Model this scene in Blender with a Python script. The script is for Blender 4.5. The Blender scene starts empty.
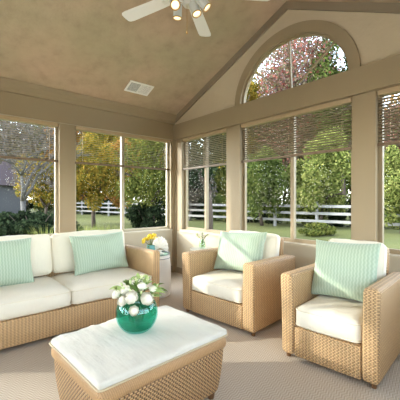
import bpy, bmesh, math, random
import numpy as np
from mathutils import Vector, Matrix, noise
PI = math.pi
C = bpy.context.scene.collection
RND = random.Random(7)

# ------------------------------------------------------------------ helpers
class MB:
    """collects shapes, links them as ONE mesh object"""
    def __init__(s): s.v = []; s.f = []
    def add(s, vs, fs, M=None):
        o = len(s.v)
        for p in vs:
            s.v.append(tuple(M @ Vector(p)) if M is not None else tuple(p))
        for f in fs: s.f.append([i + o for i in f])
        return s
    def box(s, x0, x1, y0, y1, z0, z1, M=None):
        if x0 > x1: x0, x1 = x1, x0
        if y0 > y1: y0, y1 = y1, y0
        vs = [(x0,y0,z0),(x1,y0,z0),(x1,y1,z0),(x0,y1,z0),(x0,y0,z1),(x1,y0,z1),(x1,y1,z1),(x0,y1,z1)]
        return s.add(vs, [(3,2,1,0),(4,5,6,7),(0,1,5,4),(1,2,6,5),(2,3,7,6),(3,0,4,7)], M)
    def rbox(s, x0, x1, y0, y1, z0, z1, r=.01, seg=2, fn=None, cuts=0, M=None):
        bm = bmesh.new(); bmesh.ops.create_cube(bm, size=1)
        for v in bm.verts:
            v.co = ((x0+x1)/2 + v.co.x*(x1-x0), (y0+y1)/2 + v.co.y*(y1-y0), (z0+z1)/2 + v.co.z*(z1-z0))
        bmesh.ops.bevel(bm, geom=bm.edges[:], offset=r, segments=seg, profile=.5, affect='EDGES')
        if cuts:
            for k in range(1, cuts):
                z = z0 + (z1-z0)*k/cuts
                bmesh.ops.bisect_plane(bm, geom=bm.verts[:]+bm.edges[:]+bm.faces[:], plane_co=(0,0,z), plane_no=(0,0,1))
        bm.verts.index_update()
        vs = [v.co.copy() for v in bm.verts]
        if fn: vs = [fn(v) for v in vs]
        s.add(vs, [[v.index for v in f.verts] for f in bm.faces], M); bm.free(); return s
    def tube(s, path, r, n=8, closed=False, cap=True, M=None):
        P = [Vector(p) for p in path]; R = r if isinstance(r, (list, tuple)) else [r]*len(P)
        vs = []; fs = []; m = len(P); up = None
        for i, p in enumerate(P):
            if closed: t = P[(i+1) % m] - P[i-1]
            else: t = P[min(i+1, m-1)] - P[max(i-1, 0)]
            t.normalize()
            if up is None:
                up = Vector((0,0,1)) if abs(t.z) < .9 else Vector((1,0,0))
            a = t.cross(up)
            if a.length < 1e-5: a = t.orthogonal()
            a.normalize(); b = a.cross(t); b.normalize(); up = b
            for k in range(n):
                an = 2*PI*k/n; vs.append(p + a*math.cos(an)*R[i] + b*math.sin(an)*R[i])
        for i in range(m if closed else m-1):
            j = (i+1) % m
            for k in range(n):
                l = (k+1) % n; fs.append((i*n+k, i*n+l, j*n+l, j*n+k))
        if cap and not closed:
            fs.append(tuple(range(n))[::-1]); fs.append(tuple((m-1)*n+k for k in range(n)))
        return s.add(vs, fs, M)
    def lathe(s, prof, n=32, M=None, cap=True):
        vs = []; fs = []; m = len(prof)
        for (r, z) in prof:
            for k in range(n):
                a = 2*PI*k/n; vs.append((r*math.cos(a), r*math.sin(a), z))
        for i in range(m-1):
            for k in range(n):
                l = (k+1) % n; fs.append((i*n+k, i*n+l, (i+1)*n+l, (i+1)*n+k))
        if cap:
            fs.append(tuple(range(n))[::-1]); fs.append(tuple((m-1)*n+k for k in range(n)))
        return s.add(vs, fs, M)
    def grid(s, nu, nv, fn, M=None):
        vs = [fn(i/nu, j/nv) for j in range(nv+1) for i in range(nu+1)]
        fs = [(j*(nu+1)+i, j*(nu+1)+i+1, (j+1)*(nu+1)+i+1, (j+1)*(nu+1)+i) for j in range(nv) for i in range(nu)]
        return s.add(vs, fs, M)
    def prism(s, poly, axis, a, b):
        """extrude a 2-D polygon; axis 'x': poly=(y,z)"""
        n = len(poly)
        mk = (lambda p, d: (d, p[0], p[1])) if axis == 'x' else (lambda p, d: (p[0], d, p[1]))
        return s.add([mk(p, a) for p in poly]+[mk(p, b) for p in poly],
              [tuple(range(n))[::-1], tuple(range(n, 2*n))]+[(i, (i+1) % n, n+(i+1) % n, n+i) for i in range(n)])

def obj(name, mb, mat, parent=None, smooth=False, weld=False, angle=None, loc=None, M=None):
    me = bpy.data.meshes.new(name)
    me.from_pydata([tuple(v) for v in mb.v], [], mb.f)
    bm = bmesh.new(); bm.from_mesh(me)
    if weld: bmesh.ops.remove_doubles(bm, verts=bm.verts[:], dist=1e-5)
    bmesh.ops.recalc_face_normals(bm, faces=bm.faces[:])
    if angle:
        for e in bm.edges:
            if len(e.link_faces) == 2 and e.calc_face_angle(0) > angle: e.smooth = False
    for f in bm.faces: f.smooth = bool(smooth)
    bm.to_mesh(me); bm.free()
    me.materials.append(mat)
    o = bpy.data.objects.new(name, me); C.objects.link(o)
    if parent: o.parent = parent
    if M is not None: o.matrix_local = M
    if loc: o.location = loc
    return o
def thing(name, label, cat, loc=(0,0,0), rz=0, group=None):
    o = bpy.data.objects.new(name, None); C.objects.link(o); o.empty_display_size = .1
    o.location = loc; o.rotation_euler = (0, 0, rz)
    return tag(o, label, cat, group)
def tag(o, label, cat, group=None, kind=None):
    o['label'] = label; o['category'] = cat
    if group: o['group'] = group
    if kind: o['kind'] = kind
    return o
def struct(o, label=None):
    o['kind'] = 'structure'
    if label: o['label'] = label; 
    return o

# ------------------------------------------------------------------ materials
def srgb(r, g, b):
    f = lambda c: (c/255/12.92) if c/255 <= .04045 else ((c/255+.055)/1.055)**2.4
    return (f(r), f(g), f(b), 1)
class NT:
    def __init__(s, name):
        s.m = bpy.data.materials.new(name); s.m.use_nodes = True
        s.t = s.m.node_tree; s.t.nodes.clear()
        s.out = s.t.nodes.new('ShaderNodeOutputMaterial')
    def n(s, typ, **kw):
        nd = s.t.nodes.new(typ)
        for k, v in kw.items(): setattr(nd, k, v)
        return nd
    def l(s, a, b): s.t.links.new(a, b)
    def val(s, sock, v):
        if isinstance(v, bpy.types.NodeSocket): s.l(v, sock)
        else: sock.default_value = v
    def math(s, op, a, b=0, c=None):
        nd = s.n('ShaderNodeMath', operation=op); s.val(nd.inputs[0], a); s.val(nd.inputs[1], b)
        if c is not None: s.val(nd.inputs[2], c)
        return nd.outputs[0]
    def mixc(s, f, a, b):
        nd = s.n('ShaderNodeMix', data_type='RGBA'); s.val(nd.inputs[0], f); s.val(nd.inputs[6], a); s.val(nd.inputs[7], b)
        return nd.outputs[2]
    def mixf(s, f, a, b):
        nd = s.n('ShaderNodeMix', data_type='FLOAT'); s.val(nd.inputs[0], f); s.val(nd.inputs[2], a); s.val(nd.inputs[3], b)
        return nd.outputs[0]
    def noise(s, scale, detail=3, vec=None, rough=.5):
        nd = s.n('ShaderNodeTexNoise'); nd.inputs['Scale'].default_value = scale
        nd.inputs['Detail'].default_value = detail; nd.inputs['Roughness'].default_value = rough
        if vec is not None: s.l(vec, nd.inputs['Vector'])
        return nd.outputs['Fac']
    def co(s): return s.n('ShaderNodeTexCoord').outputs['Object']
    def bump(s, h, strength=.3, dist=.01):
        nd = s.n('ShaderNodeBump'); nd.inputs['Strength'].default_value = strength
        nd.inputs['Distance'].default_value = dist; s.l(h, nd.inputs['Height']); return nd.outputs[0]
    def bsdf(s, col, rough=.6, normal=None, **kw):
        b = s.n('ShaderNodeBsdfPrincipled'); s.val(b.inputs['Base Color'], col); s.val(b.inputs['Roughness'], rough)
        if normal is not None: s.l(normal, b.inputs['Normal'])
        for k, v in kw.items(): s.val(b.inputs[k.replace('_', ' ')], v)
        s.l(b.outputs[0], s.out.inputs[0]); return b

def mat_plain(name, col, rough=.6, nz=0, scale=20, bump=0, **kw):
    t = NT(name); co = t.co(); c = col; nrm = None
    if nz:
        f = t.noise(scale, 4, co)
        c = t.mixc(f, tuple(x*(1-nz) for x in col[:3])+(1,), tuple(min(1, x*(1+nz)) for x in col[:3])+(1,))
    if bump: nrm = t.bump(t.noise(scale*4, 4, co), bump, .01)
    t.bsdf(c, rough, nrm, **kw); return t.m
M = {}
M['trim'] = mat_plain('trim_paint', srgb(149,131,103), .55, .05, 3, .05)
M['wall'] = mat_plain('wall_paint', srgb(190,178,154), .6, .04, 4, .05)
M['gable'] = mat_plain('gable_plaster', srgb(194,177,150), .8, .06, 5, .5)
M['gabletrim'] = mat_plain('gable_trim', srgb(136,121,100), .6, .04, 3)
M['blindwood'] = mat_plain('blind_slat', srgb(176,152,120), .45)
M['slat'] = mat_plain('blind_slat_wood', srgb(128,112,92), .45)
M['blindrail'] = mat_plain('blind_rail', srgb(110,88,68), .5)
M['frame'] = mat_plain('window_frame_paint', srgb(170,158,134), .45)
M['white'] = mat_plain('white_enamel', srgb(235,232,224), .35)
M['fanblade'] = mat_plain('fan_blade_white', srgb(244,240,234), .45)
M['lampcan'] = mat_plain('lamp_can_white', srgb(205,205,200), .35)
M['brass'] = mat_plain('brass_rim', srgb(190,150,90), .3, Metallic=.9)
M['metal'] = mat_plain('brushed_metal', srgb(120,125,130), .3, Metallic=.9)
M['darkfoot'] = mat_plain('dark_wood', srgb(105,72,42), .5, .1, 30)
M['ceramic'] = mat_plain('white_ceramic', srgb(236,233,226), .35)
M['shell'] = mat_plain('shell_white', srgb(246,242,232), .5, .04, 40)
M['pot'] = mat_plain('aqua_ceramic', srgb(120,185,190), .3)
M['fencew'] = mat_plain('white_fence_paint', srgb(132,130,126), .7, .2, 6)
M['vent'] = mat_plain('vent_white', srgb(248,246,240), .4)
M['ventdark'] = mat_plain('vent_dark', srgb(120,118,112), .7)
M['bark'] = mat_plain('bark', srgb(72,60,50), .9, .3, 8, .6)
M['barkgrey'] = mat_plain('bark_grey', srgb(88,84,80), .9, .3, 8, .6)
M['roof'] = mat_plain('roof_shingle', srgb(62,48,50), .8, .15, 3)
M['siding'] = mat_plain('siding', srgb(84,84,88), .8, .05, 3)
M['tablewood'] = mat_plain('table_wood', srgb(200,190,165), .5, .05, 20)

def mat_ceiling():
    t = NT('ceiling_plaster'); co = t.co()
    f = t.noise(1.1, 3, co); g = t.noise(7, 5, co, .65)
    r = t.n('ShaderNodeValToRGB'); t.l(f, r.inputs[0])
    r.color_ramp.elements[0].position = .35; r.color_ramp.elements[0].color = srgb(178,163,132)
    r.color_ramp.elements[1].position = .65; r.color_ramp.elements[1].color = srgb(196,169,142)
    c = t.mixc(t.math('POWER', g, 3.0), r.outputs[0], srgb(126,108,88))
    t.bsdf(c, .8, t.bump(t.noise(35, 5, co), .35, .01)); return t.m
M['ceiling'] = mat_ceiling()

def mat_weave(name, p, q, light, dark, rib=.5, bs=.9, wrap=False, stag=1):
    t = NT(name); tc = t.n('ShaderNodeTexCoord')
    P = t.n('ShaderNodeSeparateXYZ'); t.l(tc.outputs['Object'], P.inputs[0])
    N = t.n('ShaderNodeSeparateXYZ'); t.l(tc.outputs['Normal'], N.inputs[0])
    ax, ay, az = (t.math('ABSOLUTE', N.outputs[i]) for i in range(3))
    x, y, z = P.outputs
    side = t.math('GREATER_THAN', ax, ay)                 # face looks along x
    h = t.mixf(side, x, y); top = t.math('GREATER_THAN', az, .72)
    h = t.mixf(top, h, x); v = t.mixf(top, z, y)
    v = t.math('ADD', v, 10.003); h = t.math('ADD', h, 10.0)
    if wrap:      # strands wound round a rail
        cr = t.math('ABSOLUTE', t.math('SINE', t.math('MULTIPLY', t.math('ADD', h, t.math('MULTIPLY', v, .35)), PI/p)))
        hgt = t.math('POWER', cr, .5)
    else:
        par = t.math('MULTIPLY', t.math('FLOOR', t.math('DIVIDE', v, q)), PI*stag)
        wav = t.math('SINE', t.math('ADD', t.math('MULTIPLY', h, PI/p), par))
        cr = t.math('POWER', t.math('ABSOLUTE', t.math('SINE', t.math('MULTIPLY', v, PI/q))), .6)
        stake = t.math('POWER', t.math('ABSOLUTE', t.math('COSINE', t.math('MULTIPLY', h, PI/p*.5))), 1.0)
        hgt = t.math('ADD', t.math('MULTIPLY', cr, t.math('ADD', t.math('MULTIPLY', wav, .5*(1-rib)+.1), .5)), t.math('MULTIPLY', stake, rib*.5))
    var = t.noise(14, 4, tc.outputs['Object']); va2 = t.noise(90, 2, tc.outputs['Object'])
    lc = t.mixc(va2, tuple(c*.8 for c in light[:3])+(1,), tuple(min(1, c*1.15) for c in light[:3])+(1,))
    lc = t.mixc(t.math('MULTIPLY', var, .35), lc, srgb(176,130,82))
    ss = t.n('ShaderNodeMapRange', interpolation_type='SMOOTHSTEP'); t.l(hgt, ss.inputs[0])
    ss.inputs[1].default_value = .08; ss.inputs[2].default_value = .6
    col = t.mixc(ss.outputs[0], dark, lc)  # gaps between strands darkened in the colour, standing in for shade
    t.bsdf(col, .55, t.bump(hgt, bs, .006)); return t.m
WL = srgb(220,184,136); WD = srgb(84,56,32)
M['wicker'] = mat_weave('wicker_chair', .0125, .011, WL, WD, .5, .9)
M['wickersofa'] = mat_weave('wicker_sofa', .013, .011, WL, srgb(90,62,36), .62)
M['wickerott'] = mat_weave('wicker_ottoman', .012, .011, srgb(214,174,126), srgb(74,48,28), .3, 1.0)
M['wickerwrap'] = mat_weave('wicker_wrapped_rail', .010, .01, srgb(190,152,108), srgb(116,82,50), wrap=True, bs=.6)

def mat_carpet():
    t = NT('woven_carpet'); tc = t.n('ShaderNodeTexCoord')
    mp = t.n('ShaderNodeMapping'); t.l(tc.outputs['Object'], mp.inputs[0]); mp.inputs['Rotation'].default_value = (0,0,.42)
    s = t.n('ShaderNodeSeparateXYZ'); t.l(mp.outputs[0], s.inputs[0])
    a = t.math('SINE', t.math('MULTIPLY', s.outputs[0], 2*PI/.026))
    tri = t.math('PINGPONG', s.outputs[0], .03)
    b = t.math('SINE', t.math('MULTIPLY', t.math('ADD', s.outputs[1], tri), 2*PI/.022))
    k = t.math('ADD', t.math('MULTIPLY', b, .5), .5)
    n1 = t.noise(160, 2, tc.outputs['Object']); n2 = t.noise(2.2, 2, tc.outputs['Object'])
    k2 = t.math('ADD', t.math('MULTIPLY', k, .5), t.math('MULTIPLY', n1, .5))
    c = t.mixc(k2, srgb(144,131,115), srgb(212,199,182))
    c = t.mixc(t.math('MULTIPLY', n2, .25), c, srgb(166,151,132))
    t.bsdf(c, .95, t.bump(k2, .5, .004)); return t.m
M['carpet'] = mat_carpet()

def mat_fabric(name, col, wr=.35):
    t = NT(name); tc = t.n('ShaderNodeTexCoord')
    n1 = t.noise(9, 3, tc.outputs['Object']); n2 = t.noise(350, 1, tc.outputs['Object'])
    mp = t.n('ShaderNodeMapping'); t.l(tc.outputs['Object'], mp.inputs[0]); mp.inputs['Scale'].default_value = (30, 6, 14)
    n3 = t.noise(1, 2, mp.outputs[0])
    h = t.math('ADD', t.math('ADD', t.math('MULTIPLY', n1, .6), t.math('MULTIPLY', n3, .35)), t.math('MULTIPLY', n2, .05))
    c = t.mixc(n1, tuple(x*.96 for x in col[:3])+(1,), col)
    t.bsdf(c, .9, t.bump(h, wr, .02), Sheen_Weight=.15); return t.m
M['cushion'] = mat_fabric('cream_cushion_fabric', srgb(230,222,204), .45)
M['ottcushion'] = mat_fabric('white_cushion_fabric', srgb(212,207,194), .8)
M['piping'] = mat_plain('cushion_piping', srgb(226,216,194), .8)
M['pipingdark'] = mat_plain('tan_piping', srgb(196,178,146), .8)

def mat_pillow():
    t = NT('sage_striped_fabric'); tc = t.n('ShaderNodeTexCoord')
    s = t.n('ShaderNodeSeparateXYZ'); t.l(tc.outputs['Object'], s.inputs[0])
    x, y, z = s.outputs
    xj = t.math('ADD', x, t.math('MULTIPLY', t.math('SINE', t.math('MULTIPLY', y, 2*PI/.035)), .0022))
    a = t.math('POWER', t.math('ABSOLUTE', t.math('SINE', t.math('MULTIPLY', xj, PI/.023))), 4)
    b = t.math('POWER', t.math('ABSOLUTE', t.math('SINE', t.math('MULTIPLY', x, PI/.0125))), 3)
    c = t.mixc(t.math('MULTIPLY', a, .5), srgb(158,176,154), srgb(206,214,196))
    c = t.mixc(t.math('MULTIPLY', b, .22), c, srgb(152,174,152))
    n1 = t.noise(7, 3, tc.outputs['Object'])
    t.bsdf(c, .85, t.bump(n1, .5, .03), Sheen_Weight=.15); return t.m
M['pillow'] = mat_pillow()

LEAFK = 1.0
def mat_leaves(name, cols, transl=.35, sat=1):
    t = NT(name); g = t.n('ShaderNodeNewGeometry')
    r = t.n('ShaderNodeValToRGB'); t.l(g.outputs['Random Per Island'], r.inputs[0])
    e = r.color_ramp.elements; n = len(cols); cols = [tuple(v*LEAFK for v in c) for c in cols]
    e[0].color = srgb(*cols[0]); e[0].position = 0; e[1].color = srgb(*cols[-1]); e[1].position = 1
    for i in range(1, n-1):
        k = e.new(i/(n-1)); k.color = srgb(*cols[i])
    d = t.n('ShaderNodeBsdfDiffuse'); tr = t.n('ShaderNodeBsdfTranslucent'); mx = t.n('ShaderNodeMixShader')
    t.l(r.outputs[0], d.inputs[0]); t.l(r.outputs[0], tr.inputs[0]); mx.inputs[0].default_value = transl
    t.l(d.outputs[0], mx.inputs[1]); t.l(tr.outputs[0], mx.inputs[2]); t.l(mx.outputs[0], t.out.inputs[0]); return t.m

def mat_lawn():
    t = NT('lawn'); co = t.co()
    f = t.noise(.35, 3, co); g = t.noise(12, 4, co)
    c = t.mixc(f, srgb(78,86,26), srgb(110,106,40)); c = t.mixc(t.math('MULTIPLY', g, .6), c, srgb(44,54,20))
    t.bsdf(c, .95, t.bump(g, .6, .1)); return t.m
M['lawn'] = mat_lawn()

def mat_glass(name, tint, refl=.0012, rough=0):
    t = NT(name); lwt = t.n('ShaderNodeLayerWeight'); lwt.inputs[0].default_value = .5
    fac = t.math('ADD', t.math('MULTIPLY', t.math('POWER', lwt.outputs['Facing'], 5), refl*8), refl)
    a = t.n('ShaderNodeBsdfTransparent'); a.inputs[0].default_value = tint
    b = t.n('ShaderNodeBsdfGlossy'); b.inputs['Roughness'].default_value = rough
    mx = t.n('ShaderNodeMixShader'); t.l(fac, mx.inputs[0]); t.l(a.outputs[0], mx.inputs[1]); t.l(b.outputs[0], mx.inputs[2])
    t.l(mx.outputs[0], t.out.inputs[0]); return t.m
M['glass'] = mat_glass('window_glass', (.90,.92,.91,1))
M['clearglass'] = mat_glass('clear_glass', (.85,.95,.88,1), refl=.05)
M['tealglass'] = mat_glass('teal_glass', (.52,.86,.83,1), refl=.05, rough=.02)
def mat_water():
    t = NT('teal_water'); a = t.n('ShaderNodeBsdfTransparent'); a.inputs[0].default_value = (.12,.80,.64,1)
    b = t.n('ShaderNodeBsdfTranslucent'); b.inputs[0].default_value = (.02,.66,.50,1)
    d = t.n('ShaderNodeBsdfDiffuse'); d.inputs[0].default_value = (.02,.55,.42,1)
    m1 = t.n('ShaderNodeMixShader'); m1.inputs[0].default_value = .5; t.l(b.outputs[0], m1.inputs[1]); t.l(d.outputs[0], m1.inputs[2])
    m2 = t.n('ShaderNodeMixShader'); m2.inputs[0].default_value = .32; t.l(a.outputs[0], m2.inputs[1]); t.l(m1.outputs[0], m2.inputs[2])
    t.l(m2.outputs[0], t.out.inputs[0]); return t.m
M['water'] = mat_water()
def mat_emit(name, col, s):
    t = NT(name); e = t.n('ShaderNodeEmission'); e.inputs[0].default_value = col; e.inputs[1].default_value = s
    t.l(e.outputs[0], t.out.inputs[0]); return t.m
M['bulb'] = mat_emit('lit_bulb', srgb(255,222,160), 1.6)
M['petal'] = mat_plain('white_petal', srgb(226,221,204), .7, .03, 60)
M['budgreen'] = mat_plain('pale_green_bud', srgb(196,206,150), .7, .05, 60)
M['petalyellow'] = mat_plain('yellow_petal', srgb(236,206,60), .7, .1, 60)
M['leafgreen'] = mat_plain('leaf_green', srgb(112,136,66), .5, .25, 40)
M['leafdark'] = mat_plain('leaf_deep_green', srgb(76,112,58), .5, .25, 40)
M['leafpale'] = mat_plain('leaf_pale_green', srgb(168,186,116), .5, .2, 40)
M['stem'] = mat_plain('stem_green', srgb(82,112,52), .6)

# ------------------------------------------------------------------ geometry constants (metres; camera at 0,0,1.2)
A, B = 3.05, 4.24           # inner faces of the right and the left wall
BK, EN = -.35, -2.6         # back wall, far end wall
ZS, ZH = .72, 2.195         # window sill, window head
RY, RZ = 2.05, 3.45         # ridge
SL, SR = .40, .50
def ceil_z(y): return RZ - SL*(y-RY) if y > RY else RZ - SR*(RY-y)
WALLS = {'L': lambda s, d, z: (s, B+d, z), 'R': lambda s, d, z: (A+d, s, z),
         'K': lambda s, d, z: (s, BK-d, z), 'E': lambda s, d, z: (EN-d, s, z)}
def wb(mb, W, s0, s1, d0, d1, z0, z1):
    f = WALLS[W]; a = f(s0, d0, z0); b = f(s1, d1, z1)
    return mb.box(min(a[0],b[0]), max(a[0],b[0]), min(a[1],b[1]), max(a[1],b[1]), z0, z1)

# floor, ceiling
mb = MB().box(EN-.14, A+.14, BK-.14, B+.14, -.12, 0)
struct(obj('floor', mb, M['carpet']), 'greige woven carpet covering the sunroom floor')
mb = MB()
mb.prism([(RY, RZ), (B+.16, ceil_z(B+.16)), (B+.16, ceil_z(B+.16)+.12), (RY, RZ+.12)], 'x', EN-.5, A+.4)
mb.prism([(BK-.5, ceil_z(BK-.5)), (RY, RZ), (RY, RZ+.12), (BK-.5, ceil_z(BK-.5)+.12)], 'x', EN-.5, A+.4)
struct(obj('ceiling', mb, M['ceiling']), 'vaulted tan plaster ceiling')

# walls: lower part + header (left, back), windows between
OPEN = {'L': [(-2.45,-.56),(-.36,1.215),(1.41,2.965)], 'R': [(-.22,1.125),(1.335,2.785),(3.035,4.06)],
        'K': [(-2.3,-.35),(-.1,2.6)], 'E': [(.0,1.3),(1.5,2.7),(2.9,4.0)]}
HT = {'L': 2.54, 'R': 2.44, 'K': 2.14, 'E': 2.30}
rng = {'L': (EN-.14, A+.14), 'R': (BK, B), 'K': (EN-.14, A+.14), 'E': (BK, B)}
nm = {'L': 'wall_left', 'R': 'wall_right', 'K': 'wall_back', 'E': 'wall_end'}
HEAD = {'L': ZH, 'R': ZH, 'K': 2.0, 'E': ZH}
for W in 'LRKE':
    mb = MB(); r = rng[W]
    wb(mb, W, r[0], r[1], 0, .14, -.4, ZS-.035)
    if W == 'L':
        wb(mb, W, r[0], r[1], 0, .14, ZH, ceil_z(B)+.0)
    elif W == 'K':
        wb(mb, W, r[0], r[1], 0, .14, 2.0, ceil_z(BK))
    elif W == 'E':
        mb.prism([(BK, ZH), (B, ZH), (B, ceil_z(B)), (RY, RZ), (BK, ceil_z(BK))], 'x', EN-.14, EN)
    struct(obj(nm[W], mb, M['wall']))
k = 0
for W in 'LRKE':       # posts between windows
    r = rng[W]; edges = [r[0]] + [e for o in OPEN[W] for e in o] + [r[1]]
    for i in range(0, len(edges), 2):
        k += 1
        e0, e1 = edges[i], edges[i+1]
        mb = MB(); wb(mb, W, e0, e1, 0, .14, ZS-.035, HEAD[W])
        struct(obj('trim_%d' % k, mb, M['trim']))
# header trims: left wall header board and crown, right wall beam
mb = MB(); wb(mb, 'L', EN, A, -.012, -.001, ZH+.005, 2.46); struct(obj('trim_20', mb, M['trim']))
mb = MB(); mb.prism([(B-.001, 2.46), (B-.035, 2.465), (B-.04, 2.50), (B-.075, 2.55), (B-.085, 2.60), (B-.001, 2.57)], 'x', EN, A-.03)
struct(obj('trim_21', mb, M['trim']), 'crown moulding under the ceiling slope')
mb = MB(); wb(mb, 'R', BK, B-.013, -.05, .14, ZH, 2.44); struct(obj('trim_22', mb, M['trim']), 'broad tan beam above the right-hand windows')
mb = MB(); mb.prism([(B-.013, 0), (B-.0005, 0), (B-.0005, ZH), (B-.013, ZH)], 'x', A-.06, A-.001)
mb.box(A-.013, A-.0005, B-.05, B-.0005, 0, ZH)
struct(obj('trim_23', mb, M['trim']), 'corner post where the two window walls meet')

# gable wall with elliptical arch opening
AY, AZ0 = 2.05, 2.44
def ell(rx, rz, n=48): return [(AY+rx*math.cos(PI*i/n), AZ0+rz*math.sin(PI*i/n)) for i in range(n+1)]
def outline(a):
    c, s = math.cos(a), math.sin(a); best = 1e9
    for (p0, p1) in (((B, AZ0), (B, ceil_z(B))), ((B, ceil_z(B)), (RY, RZ)), ((RY, RZ), (BK, ceil_z(BK))), ((BK, ceil_z(BK)), (BK, AZ0-2))):
        ex, ez = p1[0]-p0[0], p1[1]-p0[1]; den = c*ez - s*ex
        if abs(den) < 1e-9: continue
        t = ((p0[0]-AY)*ez - (p0[1]-AZ0)*ex)/den; u = ((p0[0]-AY)*s - (p0[1]-AZ0)*c)/den
        if t > 0 and -1e-4 <= u <= 1.0001: best = min(best, t)
    return (AY+c*best, AZ0+s*best)
angs = sorted(set([PI*i/60 for i in range(61)] + [math.atan2(ceil_z(B)-AZ0, B-AY), PI/2]))
mb = MB()
def gp(a, rx=.74, rz=.65):
    return (AY+rx*math.cos(a), AZ0+rz*math.sin(a))
vs = []; fs = []; n = len(angs)
for x in (A, A+.12):
    for a in angs: q = gp(a); vs.append((x, q[0], q[1]))
    for a in angs:
        q = outline(a) if 0 < a < PI else ((B, AZ0) if a == 0 else (BK, AZ0)); vs.append((x, q[0], min(q[1], ceil_z(min(max(q[0], BK), B)))))
for i in range(n-1):
    fs += [(i, i+1, n+i+1, n+i), (2*n+i+1, 2*n+i, 3*n+i, 3*n+i+1), (i+1, i, 2*n+i, 2*n+i+1)]
mb.add(vs, fs)
struct(obj('wall_gable', mb, M['gable']), 'plastered gable around the arched window')
# slope trims on the gable
mb = MB()
mb.prism([(B-.02, ceil_z(B-.02)-.001), (RY, RZ-.001), (RY, RZ-.085), (B-.02, ceil_z(B-.02)-.095)], 'x', A-.03, A-.0005)
struct(obj('trim_24', mb, M['gabletrim']))
mb = MB()
mb.prism([(RY, RZ-.001), (BK, ceil_z(BK)-.001), (BK, ceil_z(BK)-.085), (RY, RZ-.085)], 'x', A-.03, A-.0005)
struct(obj('trim_25', mb, M['gabletrim']))
# arched window
def arch_ring(ro, ri, x0, x1, n=48):
    mb = MB(); o = ell(*ro, n); i_ = ell(*ri, n); vs = []
    for x in (x0, x1):
        vs += [(x, p[0], p[1]) for p in o] + [(x, p[0], p[1]) for p in i_]
    m = n+1; fs = []
    for k in range(n):
        fs += [(k, k+1, m+k+1, m+k), (2*m+k+1, 2*m+k, 3*m+k, 3*m+k+1), (k+1, k, 2*m+k, 2*m+k+1), (m+k, m+k+1, 3*m+k+1, 3*m+k)]
    fs += [(0, m, 3*m, 2*m), (n, 2*m+n, 3*m+n, m+n)]
    return mb.add(vs, fs)
aw = bpy.data.objects.new('window_6', None); C.objects.link(aw); aw.location = (0, 0, 0); struct(aw, 'half-round window in the gable with three spokes')
obj('arch_casing', arch_ring((.80,.715), (.70,.60), A-.03, A+.05), M['trim'], aw)
obj('window_frame', arch_ring((.70,.60), (.675,.578), A+.005, A+.045).box(A+.005, A+.045, AY-.68, AY+.68, AZ0, AZ0+.02), M['trim'], aw)
mb = MB()
for a, r0 in ((90, .02), (141, .12), (40, .12)):
    a = math.radians(a); h0 = Vector((A+.028, AY-.03+r0*math.cos(a), AZ0+r0*.8*math.sin(a))); h1 = Vector((A+.028, AY-.03*(1-abs(math.sin(a)))+.685*math.cos(a), AZ0+.585*math.sin(a)))
    d = (h1-h0).normalized(); s_ = Vector((0, -d.z, d.y))*.008
    vs = [h0+s_, h1+s_, h1-s_, h0-s_]
    vs = [v+Vector((-.012,0,0)) for v in vs]+[v+Vector((.012,0,0)) for v in vs]
    mb.add(vs, [(0,1,2,3),(7,6,5,4),(0,4,5,1),(1,5,6,2),(2,6,7,3),(3,7,4,0)])
obj('glazing_bar', mb, M['trim'], aw)
e = ell(.685, .588); mb = MB(); m = len(e)
mb.add([(A+.026, p[0], p[1]) for p in e]+[(A+.030, p[0], p[1]) for p in e], [tuple(range(m)), tuple(range(2*m-1, m-1, -1))])
obj('glass_pane', mb, M['glass'], aw)

# rectangular windows with frame, mullion, panes, sill
wi = {('L',0): 7, ('L',1): 1, ('L',2): 2, ('R',2): 3, ('R',1): 4, ('R',0): 5, ('K',0): 8, ('K',1): 9, ('E',0): 10, ('E',1): 11, ('E',2): 12}
MUL = {('L',1): .40, ('L',2): 2.13, ('R',2): 3.53, ('R',1): 2.03}
for (W, i), num in wi.items():
    s0, s1 = OPEN[W][i]; z1 = HEAD[W]; mu = MUL.get((W, i), (s0+s1)/2)
    w = bpy.data.objects.new('window_%d' % num, None); C.objects.link(w); struct(w)
    mb = MB(); fw = .035
    g0, g1, d0, d1 = s0+.001, s1-.001, .06, .10
    wb(mb, W, g0, g0+fw, d0, d1, ZS, z1-.001); wb(mb, W, g1-fw, g1, d0, d1, ZS, z1-.001)
    wb(mb, W, g0+fw, g1-fw, d0, d1, ZS, ZS+.04); wb(mb, W, g0+fw, g1-fw, d0, d1, z1-.045, z1-.001)
    wb(mb, W, mu-.022, mu+.022, d0-.008, d1, ZS+.04, z1-.045)
    obj('window_frame', mb, M['trim'] if W == 'R' else M['frame'], w)
    for (a, b) in ((g0+fw, mu-.022), (mu+.022, g1-fw)):
        mb = MB(); wb(mb, W, a, b, .078, .082, ZS+.04, z1-.045); obj('glass_pane', mb, M['glass'], w)
    mb = MB(); wb(mb, W, s0-.01 if W != 'x' else s0, s1+.01, -.03, .0-.0005, ZS-.034, ZS); wb(mb, W, s0+.001, s1-.001, -.0005, .13, ZS-.034, ZS-.0005)
    obj('window_sill', mb, M['wall'], w)
# baseboards
mb = MB(); wb(mb, 'L', EN, A-.06, -.015, -.0005, 0, .11); struct(obj('baseboard_left', mb, M['gabletrim']))
mb = MB(); wb(mb, 'R', BK, B-.055, -.015, -.0005, 0, .09); struct(obj('baseboard_right', mb, M['gabletrim']))

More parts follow.
